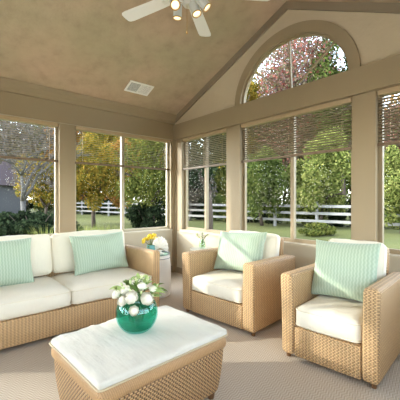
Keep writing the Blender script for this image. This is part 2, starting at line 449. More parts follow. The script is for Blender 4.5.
# ------------------------------------------------------------------ blinds
def blind(W, s0, s1, label, zb=1.69):
    f = WALLS[W]; base = f((s0+s1)/2, .035, zb)
    t = thing('window_blind', label, 'blind', base, 0, 'half raised slatted blinds')
    def lb(mb, a, b, d0, d1, z0, z1):
        p = f(a, d0, z0); q = f(b, d1, z1)
        return mb.box(p[0]-base[0], q[0]-base[0], p[1]-base[1], q[1]-base[1], z0-base[2], z1-base[2])
    a, b = s0+.012, s1-.012
    obj('head_rail', lb(MB(), a, b, .01, .05, ZH-.045, ZH-.002), M['blindwood'], t)
    obj('bottom_rail', lb(MB(), a, b, .015, .05, zb-.0, zb+.028), M['blindrail'], t)
    mb = MB(); z = zb+.05; tl = .0004 if W == 'L' else .004; e0, e1 = (.022, .040) if W == 'L' else (.018, .044)
    while z < ZH-.06:
        p = [f(a, e0, z+tl), f(b, e0, z+tl), f(b, e1, z-tl), f(a, e1, z-tl)]
        p = [(q[0]-base[0], q[1]-base[1], q[2]-base[2]) for q in p]
        mb.add(p+[(q[0], q[1], q[2]-.0018) for q in p], [(0,1,2,3),(7,6,5,4),(0,4,5,1),(1,5,6,2),(2,6,7,3),(3,7,4,0)])
        z += .0265
    obj('slats', mb, M['slat'], t)
    for i in range(3):
        s = a+.1+(b-a-.2)*i/2; obj('ladder_cord', lb(MB(), s-.0015, s+.0015, .029, .032, zb+.02, ZH-.05), M['blindwood'], t)
    return t
blind('L', *OPEN['L'][1], 'slatted blind of the window above the left end of the sofa')
blind('L', *OPEN['L'][2], 'slatted blind of the window behind the sofa right half, next to the corner')
blind('R', *OPEN['R'][2], 'slatted blind of the narrow window just right of the room corner')
blind('R', *OPEN['R'][1], 'slatted blind of the wide window below the arch')
blind('R', *OPEN['R'][0], 'slatted blind of the window at the right edge of the photo')

# ------------------------------------------------------------------ soft goods
def cushion_mb(w, d, h, r=.045, crown=.02, seed=0, amp=.004, n=14, ruck=0, bulge=.012):
    """box cushion centred on x,y with base at z=0"""
    bm = bmesh.new(); bmesh.ops.create_cube(bm, size=2)
    bmesh.ops.subdivide_edges(bm, edges=bm.edges[:], cuts=n, use_grid_fill=True)
    off = Vector((seed*3.1, seed*1.7, 0))
    r = min(r, h/2-.002)
    def remap(t, half):      # more rows close to the edge
        k = math.copysign(1-(1-abs(t))**1.0, t); return k*half
    vs = []
    for v in bm.verts:
        q = Vector((remap(v.co.x, w/2), remap(v.co.y, d/2), remap(v.co.z, h/2)))
        inn = Vector((max(-w/2+r, min(w/2-r, q.x)), max(-d/2+r, min(d/2-r, q.y)), max(-h/2+r, min(h/2-r, q.z))))
        e = q-inn
        if e.length > 1e-6: q = inn+e.normalized()*r
        u, t = 2*q.x/w, 2*q.y/d
        q.z += crown*max(0, 1-u*u)**.7*max(0, 1-t*t)**.7*q.z/(h/2)
        bul = bulge*(1-(2*q.z/h)**2) if h else 0
        q.x += bul*u*max(0,1-t**4); q.y += bul*t*max(0,1-u**4)
        nn = noise.noise(q*7+off)*amp + noise.noise(q*18+off)*amp*.5
        if ruck and q.z > 0: nn += ruck*noise.noise(Vector((q.x*26, q.y*5, seed)))*min(1, max(0, abs(t)-.2))
        q += Vector((q.x/w, q.y/d, q.z/h)).normalized()*nn
        vs.append(q+Vector((0, 0, h/2)))
    mb = MB(); bm.verts.index_update(); mb.add(vs, [[v.index for v in f.verts] for f in bm.faces]); bm.free(); return mb
def rrect(w, d, r, z, n=5):
    pts = []
    for cx, cy, a0 in ((w/2-r, d/2-r, 0), (-w/2+r, d/2-r, 90), (-w/2+r, -d/2+r, 180), (w/2-r, -d/2+r, 270)):
        for i in range(n+1):
            a = math.radians(a0+90*i/n); pts.append((cx+r*math.cos(a), cy+r*math.sin(a), z))
    # densify the long sides
    out = []
    for i, p in enumerate(pts):
        q = pts[(i+1) % len(pts)]; m = max(1, int((Vector(p)-Vector(q)).length/.05))
        for k in range(m): out.append(tuple(Vector(p).lerp(Vector(q), k/m)))
    return out
def piping_mb(w, d, h, r=.045, rad=.005, zs=(.86, .14)):
    mb = MB()
    for k in zs:
        mb.tube([(x, y, z) for x, y, z in rrect(w+.004, d+.004, r, h*k)], rad, 6, closed=True)
    return mb
def pillow_mb(w, h, T, seed=0):
    mb = MB(); off = Vector((seed*5.3, seed, 0)); n = 26
    def P(s, u, v):
        a, b = 2*u-1, 2*v-1
        a = math.sin(a*PI/2); b = math.sin(b*PI/2)
        x = w/2*a*(1-.075*(1-b*b)); y = h/2*b*(1-.075*(1-a*a))
        th = T/2*(max(0, (1-a**4)*(1-b**4)))**.55
        q = Vector((x, y, s*th))
        edge = max(0, (1-a*a)*(1-b*b))
        q.z += s*(noise.noise(q*6+off)*.022+noise.noise(q*15+off)*.006)*edge**.5
        return q
    mb.grid(n, n, lambda u, v: P(1, u, v)); mb.grid(n, n, lambda u, v: P(-1, u, v))
    return mb
def throw_pillow(label, w, h, T, loc, yaw, lean, roll=0, seed=0):
    """front faces -y before yaw; lean>0 tips the top backwards"""
    Mx = Matrix.Translation(loc) @ Matrix.Rotation(yaw, 4, 'Z') @ Matrix.Rotation(PI/2-lean, 4, 'X') @ Matrix.Rotation(roll, 4, 'Z')
    o = obj('throw_pillow', pillow_mb(w, h, T, seed), M['pillow'], smooth=True, weld=True)
    o.matrix_world = Mx
    tag(o, label, 'pillow', 'sage striped throw pillows')
    mb = MB(); pts = []
    return o

# ------------------------------------------------------------------ wicker seats
def wicker_seat(name, label, cat, cx, cy, rz, W, D, aw_, ah, bh, nc, wick, group=None, seatz=.255, ch=.155, flare=.012):
    t = thing(name, label, cat, (cx, cy, 0), rz, group)
    f, b = -D/2, D/2
    for s in (-1, 1):
        def fl(v, s=s):
            k = v.z/ah; v = v.copy()
            v.x += s*flare*k*k; v.y -= .008*k*(1 if v.y < 0 else 0)
            v.z -= .02*max(0, (v.y/D+.1))*k
            return v
        x0, x1 = (-W/2, -W/2+aw_) if s < 0 else (W/2-aw_, W/2)
        obj('armrest', MB().rbox(x0, x1, f, b-.01, .035, ah, .03, 4, fl, cuts=5), wick, t, smooth=True)
    ix = W/2-aw_-.001
    obj('base', MB().rbox(-ix, ix, f+.006, b-.09, .035, seatz-.004, .012, 2), wick, t, smooth=True, angle=.6)
    def bk(v): v = v.copy(); v.y += .05*(v.z/bh)-.02; return v
    obj('backrest', MB().rbox(-ix+.002, ix-.002, b-.085, b-.015, .035, bh, .025, 3, bk, cuts=4), wick, t, smooth=True)
    for sx in (-1, 1):
        for sy in (-1, 1):
            obj('foot', MB().lathe([(.016, 0), (.022, .04)], 10, Matrix.Translation((sx*(W/2-.04), sy*(D/2-.05), 0))), M['darkfoot'], t, smooth=True, angle=.8)
    cw = 2*ix/nc; cd = D-.10
    for i in range(nc):
        x = -ix+cw*(i+.5)
        c = obj('seat_cushion', cushion_mb(cw-.008, cd-.01, ch, seed=i+W, crown=.022, ruck=.004), M['cushion'], t, smooth=True, weld=True, loc=(x, f-.012+cd/2+.004, seatz))
        obj('piping', piping_mb(cw-.012, cd-.014, ch), M['piping'], c, smooth=True)
        bw = cw-.02
        Mx = Matrix.Translation((x, b-.115, seatz+ch+.01)) @ Matrix.Rotation(math.radians(78), 4, 'X') @ Matrix.Translation((0, (bh-seatz-ch)/2+.012, 0))
        c = obj('back_cushion', cushion_mb(bw, bh-seatz-ch+.015, .13, crown=.035, seed=i+W*2, amp=.006), M['cushion'], t, smooth=True, weld=True, M=Mx)
        obj('piping', piping_mb(bw-.004, bh-seatz-ch+.011, .13, zs=(.8,.2)), M['piping'], c, smooth=True)
    return t
wicker_seat('wicker_sofa', 'long wicker sofa with cream cushions under the left windows', 'sofa', 0.92, 3.235, 0, 1.84, .81, .085, .655, .80, 2, M['wickersofa'], flare=.004)
wicker_seat('wicker_armchair', 'wide wicker armchair with cream cushions below the wide window, nearer the corner', 'armchair', 2.429, 2.245, -PI/2+.084, .93, .75, .135, .64, .80, 1, M['wicker'], 'wicker armchairs')
wicker_seat('wicker_armchair', 'wicker armchair with cream cushions at the right edge, nearest the camera', 'armchair', 2.428, 1.124, -PI/2+.1, .672, .75, .105, .64, .815, 1, M['wicker'], 'wicker armchairs')

throw_pillow('sage striped throw pillow at the left end of the sofa, cut by the photo edge', .53, .44, .17, (.445, 3.315, .625), 0, .33, 0, 1)
throw_pillow('sage striped throw pillow on the sofa against its right back cushion', .62, .42, .17, (1.38, 3.33, .625), .03, .33, .02, 2)
throw_pillow('sage striped throw pillow leaning in the wide armchair near the corner', .62, .44, .17, (2.50, 2.29, .645), -PI/2+.10, .35, .06, 3)
throw_pillow('sage striped throw pillow in the right-edge armchair', .50, .46, .16, (2.45, 1.135, .65), -PI/2+.1, .33, .03, 4)

# ------------------------------------------------------------------ ottoman
ox, oy = .925, 1.622
ot = thing('wicker_ottoman', 'large woven wicker ottoman with white cushion top in the foreground', 'ottoman', (ox, oy, 0), .055)
OW, OD = .83, .625
def taper(v):
    k = max(0, 1-v.z/.36); v = v.copy(); s = 1-.10*k*k; v.x *= s; v.y *= s; return v
obj('body', MB().rbox(-OW/2+.01, OW/2-.01, -OD/2+.01, OD/2-.01, .03, .33, .035, 4, taper, cuts=6), M['wickerott'], ot, smooth=True)
obj('rim', MB().rbox(-OW/2, OW/2, -OD/2, OD/2, .298, .378, .032, 4), M['wickerwrap'], ot, smooth=True)
c = obj('cushion', cushion_mb(OW-.004, OD-.004, .040, r=.014, crown=.022, seed=9, amp=.003, n=44, ruck=.016, bulge=.002), M['ottcushion'], ot, smooth=True, weld=True, loc=(0, 0, .376))
obj('piping', piping_mb(OW+.002, OD+.002, .044, r=.02, rad=.005, zs=(.16,)), M['pipingdark'], c, smooth=True)
for sx in (-1, 1):
    for sy in (-1, 1):
        obj('foot', MB().lathe([(.02, 0), (.025, .04)], 10, Matrix.Translation((sx*(OW/2-.08), sy*(OD/2-.07), 0))), M['darkfoot'], ot, smooth=True, angle=.8)

# ------------------------------------------------------------------ teal vase with white flowers
vx, vy, vz = .893, 1.622, .443
va = thing('glass_vase', 'round teal glass vase holding white flowers on the ottoman', 'vase', (vx, vy, vz))
R = .121; H_ = .20
def sph(r, z0, z1, zc, n=16, pad=0):
    out = []
    for i in range(n+1):
        z = z0+(z1-z0)*i/n; out.append((math.sqrt(max(1e-6, r*r-(z-zc)**2)), z))
    return out
zc = .102
prof = [(.001, 0.001), (.045, .001)] + sph(R, .004, .186, zc, 22)
prof += [(.088, .192), (.086, .196), (.082, .192)]
prof += sph(R-.006, .185, .018, zc, 22) + [(.04, .012), (.001, .012)]
obj('glass', MB().lathe(prof, 40, cap=False), M['tealglass'], va, smooth=True)
prof = [(.001, .0135)] + [(max(.001, r-.0015), z) for r, z in sph(R-.006, .02, .105, zc, 14)] + [(.001, .105)]
obj('water', MB().lathe(prof, 40, cap=False), M['water'], va, smooth=True, angle=.9)

def petal(mb, M4, L, Wd, cup, n=4):
    def f(u, v):
        a = (u-.5)*2; w = Wd*math.sin(PI*(.12+.80*v))**.8
        return Vector((a*w/2, L*v*math.cos(cup*v), L*v*math.sin(cup*v)+(a*a)*w*.35))
    mb.grid(n, n, f, M4)
def bloom_mb(r, rings=((5,.25,1.45),(6,.6,1.15),(7,.9,.75)), ctr=True, seed=0):
    rr = random.Random(seed); mb = MB()
    if ctr: mb.lathe([(r*.08, 0), (r*.55, r*.18), (r*.82, r*.6), (r*.74, r*1.02), (r*.45, r*1.3), (r*.04, r*1.38)], 14)
    for j, (n, off, cup) in enumerate(rings):
        for k in range(n):
            a = 2*PI*k/n+off+rr.uniform(-.15, .15)
            ph0 = .25+.12*j; ph1 = (1.75, 2.1, 2.45)[2-j] if n > 1 else 2
            rad = r*(1.0-.10*(2-j)+.03*(k % 2)); wd = 1.25*2*PI/n*.62
            def pf(u, v, a=a, ph0=ph0, ph1=ph1, rad=rad, wd=wd):
                ph = ph0+(ph1-ph0)*v; aa = a+(u-.5)*wd*(.5+.9*math.sin(PI*min(1, .15+.7*v)))
                q = rad*(1+.10*v*v*(1-(2*u-1)**2)+.03*math.sin(7*u+k))
                return Vector((q*math.sin(ph)*math.cos(aa), q*math.sin(ph)*math.sin(aa), r*.75-q*.85*math.cos(ph)))
            mb.grid(5, 5, pf)
    return mb
def orient(d):
    return Vector((0, 0, 1)).rotation_difference(Vector(d).normalized()).to_matrix().to_4x4()
f_ = (math.cos(math.radians(49.7)), math.sin(math.radians(49.7))); r_ = (f_[1], -f_[0])
def flower_at(px_off, up, dep, rad, where, mat, name='white_flower', seed=0, bud=False):
    """px_off metres to the right of the vase axis as seen from the room, dep metres away from viewer"""
    x = vx+px_off*r_[0]+dep*f_[0]; y = vy+px_off*r_[1]+dep*f_[1]; z = vz+up
    base = Vector((vx+px_off*.25*r_[0]+dep*.3*f_[0], vy+px_off*.25*r_[1]+dep*.3*f_[1], vz+.03))
    top = Vector((x, y, z)); d = (top-Vector((vx, vy, vz+.10))).normalized()
    t = thing(name, 'white %s %s in the teal vase' % ('bud' if bud else 'flower', where), 'flower', tuple(base), 0, 'white flowers in the teal vase')
    neck = base.lerp(top, .72); neck.x = vx+(neck.x-vx)*.75; neck.y = vy+(neck.y-vy)*.75
    pts = [Vector((0,0,0)), (neck-base), (top-base)]
    cur = [pts[0]*(1-s)**2+pts[1]*2*s*(1-s)+pts[2]*s*s for s in [i/6 for i in range(7)]]
    obj('stem', MB().tube(cur, .0022, 6), M['stem'], t, smooth=True)
    if bud:
        bm_ = MB().lathe([(rad*.1, 0), (rad*.55, rad*.5), (rad*.6, rad*1.1), (rad*.35, rad*1.8), (.001, rad*2.1)], 10, orient(d))
    else:
        bm_ = MB(); b0 = bloom_mb(rad, seed=seed); bm_.add(b0.v, b0.f, orient(d))
    obj('bloom', bm_, mat, t, smooth=True, loc=tuple(top-base))
FL = [(-.008,.205,-.095,.036,'in front centre, over the rim'), (.062,.192,-.075,.036,'at front right, over the rim'), (-.052,.188,-.085,.030,'at front left, over the rim'),
      (.012,.155,-.128,.026,'lowest, hanging over the front of the glass'), (-.098,.208,-.04,.027,'at the far left of the bunch'), (-.055,.225,-.03,.030,'at upper left of the bunch'),
      (.03,.245,-.02,.026,'at the top centre of the bunch'), (.085,.225,.0,.026,'at the right of the bunch'), (.0,.25,.04,.026,'at the back of the bunch'),
      (-.118,.192,.0,.02,'lowest at the left side of the bunch')]
for i, (a, b, c_, r, w) in enumerate(FL): flower_at(a, b, c_, r, w, M['petal'], seed=i)
BUD = [(.105,.24,.02,.013,'leaning out at the top right'), (-.06,.245,-.05,.013,'between the front left blooms and the top'), (.035,.225,-.06,.013,'between the two largest front blooms'), (-.125,.225,.02,.012,'at the farthest left tip'), (.09,.205,-.05,.012,'low at the front right'), (.02,.29,.02,.012,'tallest, above the centre'), (-.02,.235,-.065,.013,'just above the largest bloom'), (-.035,.265,.0,.014,'upright at upper left'), (.055,.275,.02,.014,'upright at the very top right'), (.0,.275,-.01,.013,'upright at the very top centre'), (-.085,.25,.01,.013,'leaning out at the top left')]
for i, (a, b, c_, r, w) in enumerate(BUD): flower_at(a, b, c_, r, w, M['budgreen'], seed=20+i, bud=True, name='flower_bud')

def leaf_mb(mb, p0, d, L, Wd, droop=.5, twist=0):
    d = Vector(d).normalized(); side = d.cross(Vector((0,0,1)))
    if side.length < .1: side = Vector((1,0,0))
    side.normalize(); up = side.cross(d).normalized()
    side = side*math.cos(twist)+up*math.sin(twist); up = side.cross(d).normalized()
    def f(u, v):
        a = (u-.5)*2; w = Wd*(math.sin(PI*min(1, v*.94+.04)))**.8
        return Vector(p0)+d*L*v+side*a*w/2+up*(abs(a)*w*.22)-Vector((0,0,1))*droop*L*v*v
    mb.grid(4, 6, f)
LV = [(-.10,.01,'reaching out low at the left',150,.9), (-.06,.05,'upright at the left rear',110,1.0), (.05,.05,'upright at the right rear',70,1.1), (.10,-.02,'arching out low at the right',18,1.2),
      (.12,.02,'pointing right above the rim',35,1.0), (0,.07,'standing at the centre back',90,1.1), (-.09,-.05,'drooping at the front left',165,.75), (.0,-.02,'standing among the middle blooms',95,1.0)]
for i, (a, dp, w, ang, s) in enumerate(LV):
    base = Vector((vx, vy, vz+.03)); t = thing('leaf_sprig', 'sprig of narrow green leaves %s of the teal vase bunch' % w, 'leaves', tuple(base), 0, 'leaf sprigs in the teal vase')
    dirh = Vector((a*r_[0]+dp*f_[0], a*r_[1]+dp*f_[1], 0)); tip = dirh*.9+Vector((0,0,.195+.03*math.sin(math.radians(ang))))
    cur = [Vector((0,0,.01)).lerp(tip, k/5)+Vector((0,0,.02*math.sin(PI*k/5))) for k in range(6)]
    obj('stem', MB().tube(cur, .002, 6), M['stem'], t, smooth=True)
    mb = MB()
    for k in range(10):
        rr = random.Random(i*10+k); p = cur[3].lerp(cur[5], rr.uniform(.35, 1.1))
        an = math.radians(ang)+rr.uniform(-.8, .8)
        d = Vector((math.cos(an)*r_[0], math.cos(an)*r_[1], max(.3, math.sin(an)+.2)))+Vector((rr.uniform(-.35,.35), rr.uniform(-.35,.35), 0))
        leaf_mb(mb, p, d, .072*s*rr.uniform(.8, 1.2), .024, .35, rr.uniform(-.8, .8))
    obj('leaves', mb, [M['leafpale'], M['leafgreen'], M['leafpale']][i % 3], t, smooth=True)

# ------------------------------------------------------------------ drum stool with decor
dx, dy = 2.12, 3.36
dr = thing('drum_stool', 'white ceramic drum stool beside the right arm of the sofa', 'stool', (dx, dy, 0))
obj('body', MB().lathe([(.165,0),(.178,.01),(.186,.06),(.190,.2),(.186,.38),(.176,.47),(.172,.505),(.166,.512),(.001,.512)], 40), M['ceramic'], dr, smooth=True, angle=.7)
obj('band', MB().tube([(.176*math.cos(a), .176*math.sin(a), .475) for a in [2*PI*i/40 for i in range(40)]], .004, 6, closed=True), M['metal'], dr, smooth=True)
tr = thing('round_tray', 'round glass tray with thin metal edge on the white drum stool', 'tray', (dx, dy, .513))
obj('glass_plate', MB().lathe([(.17,0),(.172,.003),(.172,.008),(.168,.010),(.001,.010)], 40), M['clearglass'], tr, smooth=True, angle=.6)
obj('edge_ring', MB().tube([(.176*math.cos(a), .176*math.sin(a), .012) for a in [2*PI*i/40 for i in range(40)]], .0045, 6, closed=True), M['metal'], tr, smooth=True)
zt = .524
pxp = Vector((dx-.062*r_[0]-.01*f_[0], dy-.062*r_[1]-.01*f_[1], zt))
fp = thing('flower_pot', 'small aqua pot holding yellow flowers on the drum stool', 'pot', tuple(pxp))
obj('pot', MB().lathe([(.035,0),(.05,.02),(.058,.06),(.052,.10),(.055,.112),(.048,.112),(.044,.098),(.001,.095)], 28), M['pot'], fp, smooth=True, angle=.8)
for i in range(14):
    rr = random.Random(50+i); an = 2*PI*i/14+rr.uniform(-.2,.2); rad = (.088 if i < 8 else .045)*rr.uniform(.75, 1.05)
    off = Vector((rad*math.cos(an), rad*math.sin(an), .165+(.0 if i < 8 else .035)+rr.uniform(-.02, .02)))
    t = thing('yellow_flower', 'small yellow flower of the bunch in the aqua pot on the drum stool', 'flower', tuple(pxp+Vector((0,0,.097))), 0, 'yellow flowers in the aqua pot')
    o2 = off-Vector((0,0,.097))
    obj('stem', MB().tube([(0,0,0), tuple(o2*.6), tuple(o2)], .002, 5), M['stem'], t, smooth=True)
    b0 = bloom_mb(.027, rings=((6,.2,1.1),(8,.5,.5)), seed=i); mb = MB(); mb.add(b0.v, b0.f, orient(o2))
    obj('bloom', mb, M['petalyellow'], t, smooth=True, loc=tuple(o2))
mb = MB()
for i in range(22):
    rr = random.Random(90+i); an = rr.uniform(0, 2*PI)
    leaf_mb(mb, (0,0,.09), (math.cos(an), math.sin(an), rr.uniform(.3,1.2)), rr.uniform(.06,.10), .024, .5, rr.uniform(-.5,.5))
obj('leaves', mb, M['leafgreen'], fp, smooth=True)
# scallop shell standing on the tray
def shell_mb(Rr, seed=0):
    mb = MB(); n = 36
    for s in (1, -1):
        def f(u, v, s=s):
            a = math.radians(-62+304*u) if False else math.radians(-70+320*u) ; a = math.radians(-20+220*u)
            rr = Rr*v*(1+.03*math.cos(u*PI*22)*v)
            dome = .30*Rr*(1-v*v)**.5*math.sin(PI*min(1, max(0, u)))**.4 + .006*math.cos(u*PI*22)*v
            return Vector((rr*math.cos(a)*.9, s*(dome if s > 0 else -.0)*1.0 if s > 0 else -.004, rr*math.sin(a)*1.22))
        mb.grid(n*2, 10, f)
    return mb
sp = Vector((dx+.055*r_[0]-.02*f_[0], dy+.055*r_[1]-.02*f_[1], zt))
sh = obj('seashell', shell_mb(.115), M['shell'], smooth=True)
sh.matrix_world = Matrix.Translation(sp+Vector((0,0,.075))) @ Matrix.Rotation(math.radians(130), 4, 'Z')
tag(sh, 'large white fan-shaped shell standing on the drum stool', 'shell')
sb = obj('shell_stand', MB().lathe([(.05,0),(.052,.008),(.02,.018),(.016,.034),(.03,.04),(.001,.041)], 24), M['shell'], smooth=True, loc=tuple(sp))
tag(sb, 'small white foot under the fan-shaped shell', 'stand')

# ------------------------------------------------------------------ little table + glass with greenery behind the wide armchair
tx, ty = 2.66, 3.09
tb = thing('side_table', 'small round side table between the room corner and wide armchair', 'table', (tx, ty, 0))
obj('tabletop', MB().lathe([(.15,.54),(.16,.545),(.16,.56),(.155,.565),(.001,.565)], 32), M['tablewood'], tb, smooth=True, angle=.6)
for k in range(3):
    a = 2*PI*k/3+.5
    obj('leg', MB().tube([(.12*math.cos(a), .12*math.sin(a), 0), (.06*math.cos(a), .06*math.sin(a), .541)], .011, 8), M['tablewood'], tb, smooth=True)
gx, gy = 2.66, 3.09
gv = thing('bud_vase', 'small clear glass vase with leafy twigs behind the wide armchair', 'vase', (gx, gy, .566))
obj('glass', MB().lathe([(.001,.001),(.03,.001),(.042,.02),(.045,.05),(.035,.09),(.02,.11),(.024,.125),(.021,.125),(.017,.11),(.032,.088),(.041,.05),(.038,.022),(.001,.008)], 24, cap=False), M['clearglass'], gv, smooth=True)
for i in range(3):
    rr = random.Random(30+i); t = thing('leafy_twig', 'pale green leafy twig %s in the small glass vase' % ['leaning left', 'standing upright', 'leaning right'][i], 'leaves', (gx, gy, .58), 0, 'twigs in the small glass vase')
    a = (-1, 0, 1)[i]; tip = Vector((a*.075*r_[0], a*.075*r_[1], .17+.02*(a == 0)))
    cur = [Vector((a*.01, 0, .0)), Vector((a*.008*r_[0], a*.008*r_[1], .1)), tip]
    obj('stem', MB().tube(cur, .0025, 6), M['stem'], t, smooth=True)
    mb = MB()
    for k in range(9):
        p = cur[1].lerp(cur[2], rr.uniform(.2, 1)); an = rr.uniform(0, 2*PI)
        leaf_mb(mb, p, (math.cos(an), math.sin(an), rr.uniform(.2, 1)), rr.uniform(.035, .05), .018, .3, rr.uniform(-.6,.6))
    obj('leaves', mb, M['leafgreen'] if i else M['leafpale'], t, smooth=True)

# ------------------------------------------------------------------ ceiling fan with four spot lamps
fx, fy, fz = 1.61, 2.05, 2.94
fan = thing('ceiling_fan', 'white five-blade ceiling fan with four spot lamps hung from the ridge', 'fan', (fx, fy, RZ-.0))
zf = fz-RZ
obj('canopy', MB().lathe([(.03,-.10),(.06,-.07),(.075,-.03),(.078,-.001)], 24), M['white'], fan, smooth=True, angle=.9)
obj('downrod', MB().tube([(0,0,-.09),(0,0,zf+.10)], .013, 12), M['white'], fan, smooth=True)
obj('motor_housing', MB().lathe([(.03,zf+.12),(.09,zf+.10),(.115,zf+.06),(.115,zf-.0),(.09,zf-.03),(.05,zf-.05),(.001,zf-.05)][::-1], 32), M['white'], fan, smooth=True, angle=.9)
for k in range(5):
    a = math.radians(37+72*k)
    Mb = Matrix.Translation((0,0,zf)) @ Matrix.Rotation(a, 4, 'Z') @ Matrix.Rotation(math.radians(8), 4, 'X')
    pts = []
    for (x, w) in ((.20,.05),(.30,.056),(.50,.062),(.66,.066)): pts.append((x, w))
    poly = [(x, -w) for x, w in pts]+[(.70,-.060),(.715,-.045),(.72,0),(.715,.045),(.70,.060)]+[(x, w) for x, w in pts[::-1]]
    n = len(poly); bmx = MB().add([(x, y, .004) for x, y in poly]+[(x, y, -.004) for x, y in poly], [tuple(range(n)), tuple(range(2*n-1, n-1, -1))]+[(i, n+i, n+(i+1) % n, (i+1) % n) for i in range(n)])
    bl = obj('blade', bmx, M['fanblade'], fan, M=Mb)
    obj('blade_bracket', MB().box(.10, .26, -.018, .018, -.012, -.005), M['white'], bl)
obj('lamp_hub', MB().lathe([(.001,zf-.12),(.035,zf-.12),(.05,zf-.10),(.05,zf-.055),(.03,zf-.049)], 24), M['white'], fan, smooth=True, angle=.9)
F_ = 311
def at_z(px, py, z):
    a = (px-200)/F_; b = (200-py)/F_; t = (z-1.2)/b
    return Vector(((f_[0]+a*r_[0])*t, (f_[1]+a*r_[1])*t, z))
cans = [((174.5, 3), (-.28, -.62, -.73), 2.78), ((177.5, 12), (.02, .10, -1), 2.76), ((195, 9), (.12, -.35, -.93), 2.76), ((203.5, 3), (.45, -.45, -.77), 2.78)]
for (pp, dr_, z) in cans:
    c0 = at_z(pp[0], pp[1], z)-Vector((fx, fy, RZ)); q = orient([-v for v in dr_])
    Mx = Matrix.Translation(c0) @ q
    can = obj('spot_lamp', MB().lathe([(.026,.0605),(.035,.055),(.036,.04),(.036,-.045),(.038,-.05),(.032,-.05),(.031,-.03),(.001,-.03)], 24), M['lampcan'], fan, smooth=True, angle=.8, M=Mx)
    obj('brass_ring', MB().tube([(.037*math.cos(a), .037*math.sin(a), -.05) for a in [2*PI*i/24 for i in range(24)]], .0045, 6, closed=True), M['brass'], can, smooth=True)
    obj('bulb', MB().lathe([(.001,-.046),(.020,-.044),(.030,-.038),(.030,-.031),(.001,-.0305)], 20), M['bulb'], can, smooth=True)
    top = c0-Vector(dr_).normalized()*.05
    obj('lamp_arm', MB().tube([(0,0,zf-.09), tuple(Vector((0,0,zf-.09)).lerp(top, .5)+Vector((0,0,.01))), tuple(top)], .008, 8), M['white'], fan, smooth=True)
    ld = bpy.data.lights.new('lamp_light', 'SPOT'); ld.energy = 3; ld.color = (1, .78, .5); ld.spot_size = 1.9; ld.spot_blend = .6; ld.shadow_soft_size = .03
    lo = bpy.data.objects.new('lamp_light', ld); C.objects.link(lo); lo.parent = fan
    lo.matrix_local = Matrix.Translation(c0+Vector(dr_).normalized()*.06) @ q
ch = at_z(187, 20, 2.70)-Vector((fx, fy, RZ))
obj('pull_chain', MB().tube([(ch.x, ch.y, zf-.10), (ch.x, ch.y, zf-.34)], .0018, 6).lathe([(.002,0),(.006,.006),(.005,.02),(.001,.024)], 8, Matrix.Translation((ch.x, ch.y, zf-.36))), M['brass'], fan, smooth=True)

# ------------------------------------------------------------------ ceiling vent
a = -math.atan(SL)
vc = Vector((2.135, 3.815, ceil_z(3.815)))
Mv = Matrix.Translation(vc) @ Matrix.Rotation(a, 4, 'X')
vt = thing('ceiling_vent', 'white rectangular air vent on the left ceiling slope', 'vent'); vt.matrix_world = Mv
mb = MB(); mb.box(-.18,.18,-.105,-.085,-.012,-.001); mb.box(-.18,.18,.085,.105,-.012,-.001); mb.box(-.18,-.158,-.085,.085,-.012,-.001); mb.box(.158,.18,-.085,.085,-.012,-.001); mb.box(-.006,.006,-.085,.085,-.012,-.001)
obj('frame', mb, M['vent'], vt)
obj('backing', MB().box(-.158,.158,-.085,.085,-.003,-.001), M['ventdark'], vt)
mb = MB()
for k in range(9):
    y = -.078+.0195*k; mb.box(-.158,-.006,y-.002,y+.002,-.010,-.004)
for k in range(9):
    y = -.078+.0195*k; mb.add([(.006,y-.009,-.008),(.158,y-.009,-.008),(.158,y+.009,-.006),(.006,y+.009,-.006)], [(0,1,2,3)])
obj('louvres', mb, M['vent'], vt)

# ------------------------------------------------------------------ outside
GZ = -.4
me = MB()
me.grid(60, 60, lambda u, v: ((u-.5)*160+25, (v-.5)*160+30, GZ-.002+0*u))
lw = obj('lawn', me, M['lawn']); struct(lw, 'green lawn around the sunroom')
def at(px, dep, z=GZ):
    l = (px-200)/F_*dep; return Vector((dep*f_[0]+l*r_[0], dep*f_[1]+l*r_[1], z))
def tree_mesh_leaves(n, cz, rad, leaf, seed, clumps=26, bottom=-1):
    rg = np.random.default_rng(seed)
    cen = rg.normal(size=(clumps, 3)); cen /= np.linalg.norm(cen, axis=1)[:, None]
    cen *= (rg.random(clumps)**.45)[:, None]*.82
    cen = cen*np.array(rad); cen[:, 2] += cz
    cr = np.array(rad)*rg.uniform(.22, .40, (clumps, 1))
    idx = rg.integers(0, clumps, n)
    d = rg.normal(size=(n, 3)); d /= np.linalg.norm(d, axis=1)[:, None]
    p = cen[idx]+d*cr[idx]*(rg.random(n)**.4)[:, None]
    a = rg.normal(size=(n, 3)); a /= np.linalg.norm(a, axis=1)[:, None]
    b = np.cross(a, rg.normal(size=(n, 3))); b /= np.linalg.norm(b, axis=1)[:, None]
    s = leaf*rg.uniform(.6, 1.3, (n, 1))
    v = np.empty((n, 4, 3)); v[:, 0] = p-a*s; v[:, 1] = p-b*s*.55; v[:, 2] = p+a*s; v[:, 3] = p+b*s*.55
    return v.reshape(-1, 3)
def leafobj(name, v, mat, parent, loc=None):
    n = len(v)//4; me = bpy.data.meshes.new(name)
    me.vertices.add(n*4); me.vertices.foreach_set('co', v.astype('f').ravel())
    me.loops.add(n*4); me.loops.foreach_set('vertex_index', np.arange(n*4, dtype='i'))
    me.polygons.add(n); me.polygons.foreach_set('loop_start', np.arange(0, n*4, 4, dtype='i'))
    me.update(calc_edges=True); me.validate(); me.materials.append(mat)
    o = bpy.data.objects.new(name, me); C.objects.link(o); o.parent = parent
    if loc: o.location = loc
    return o
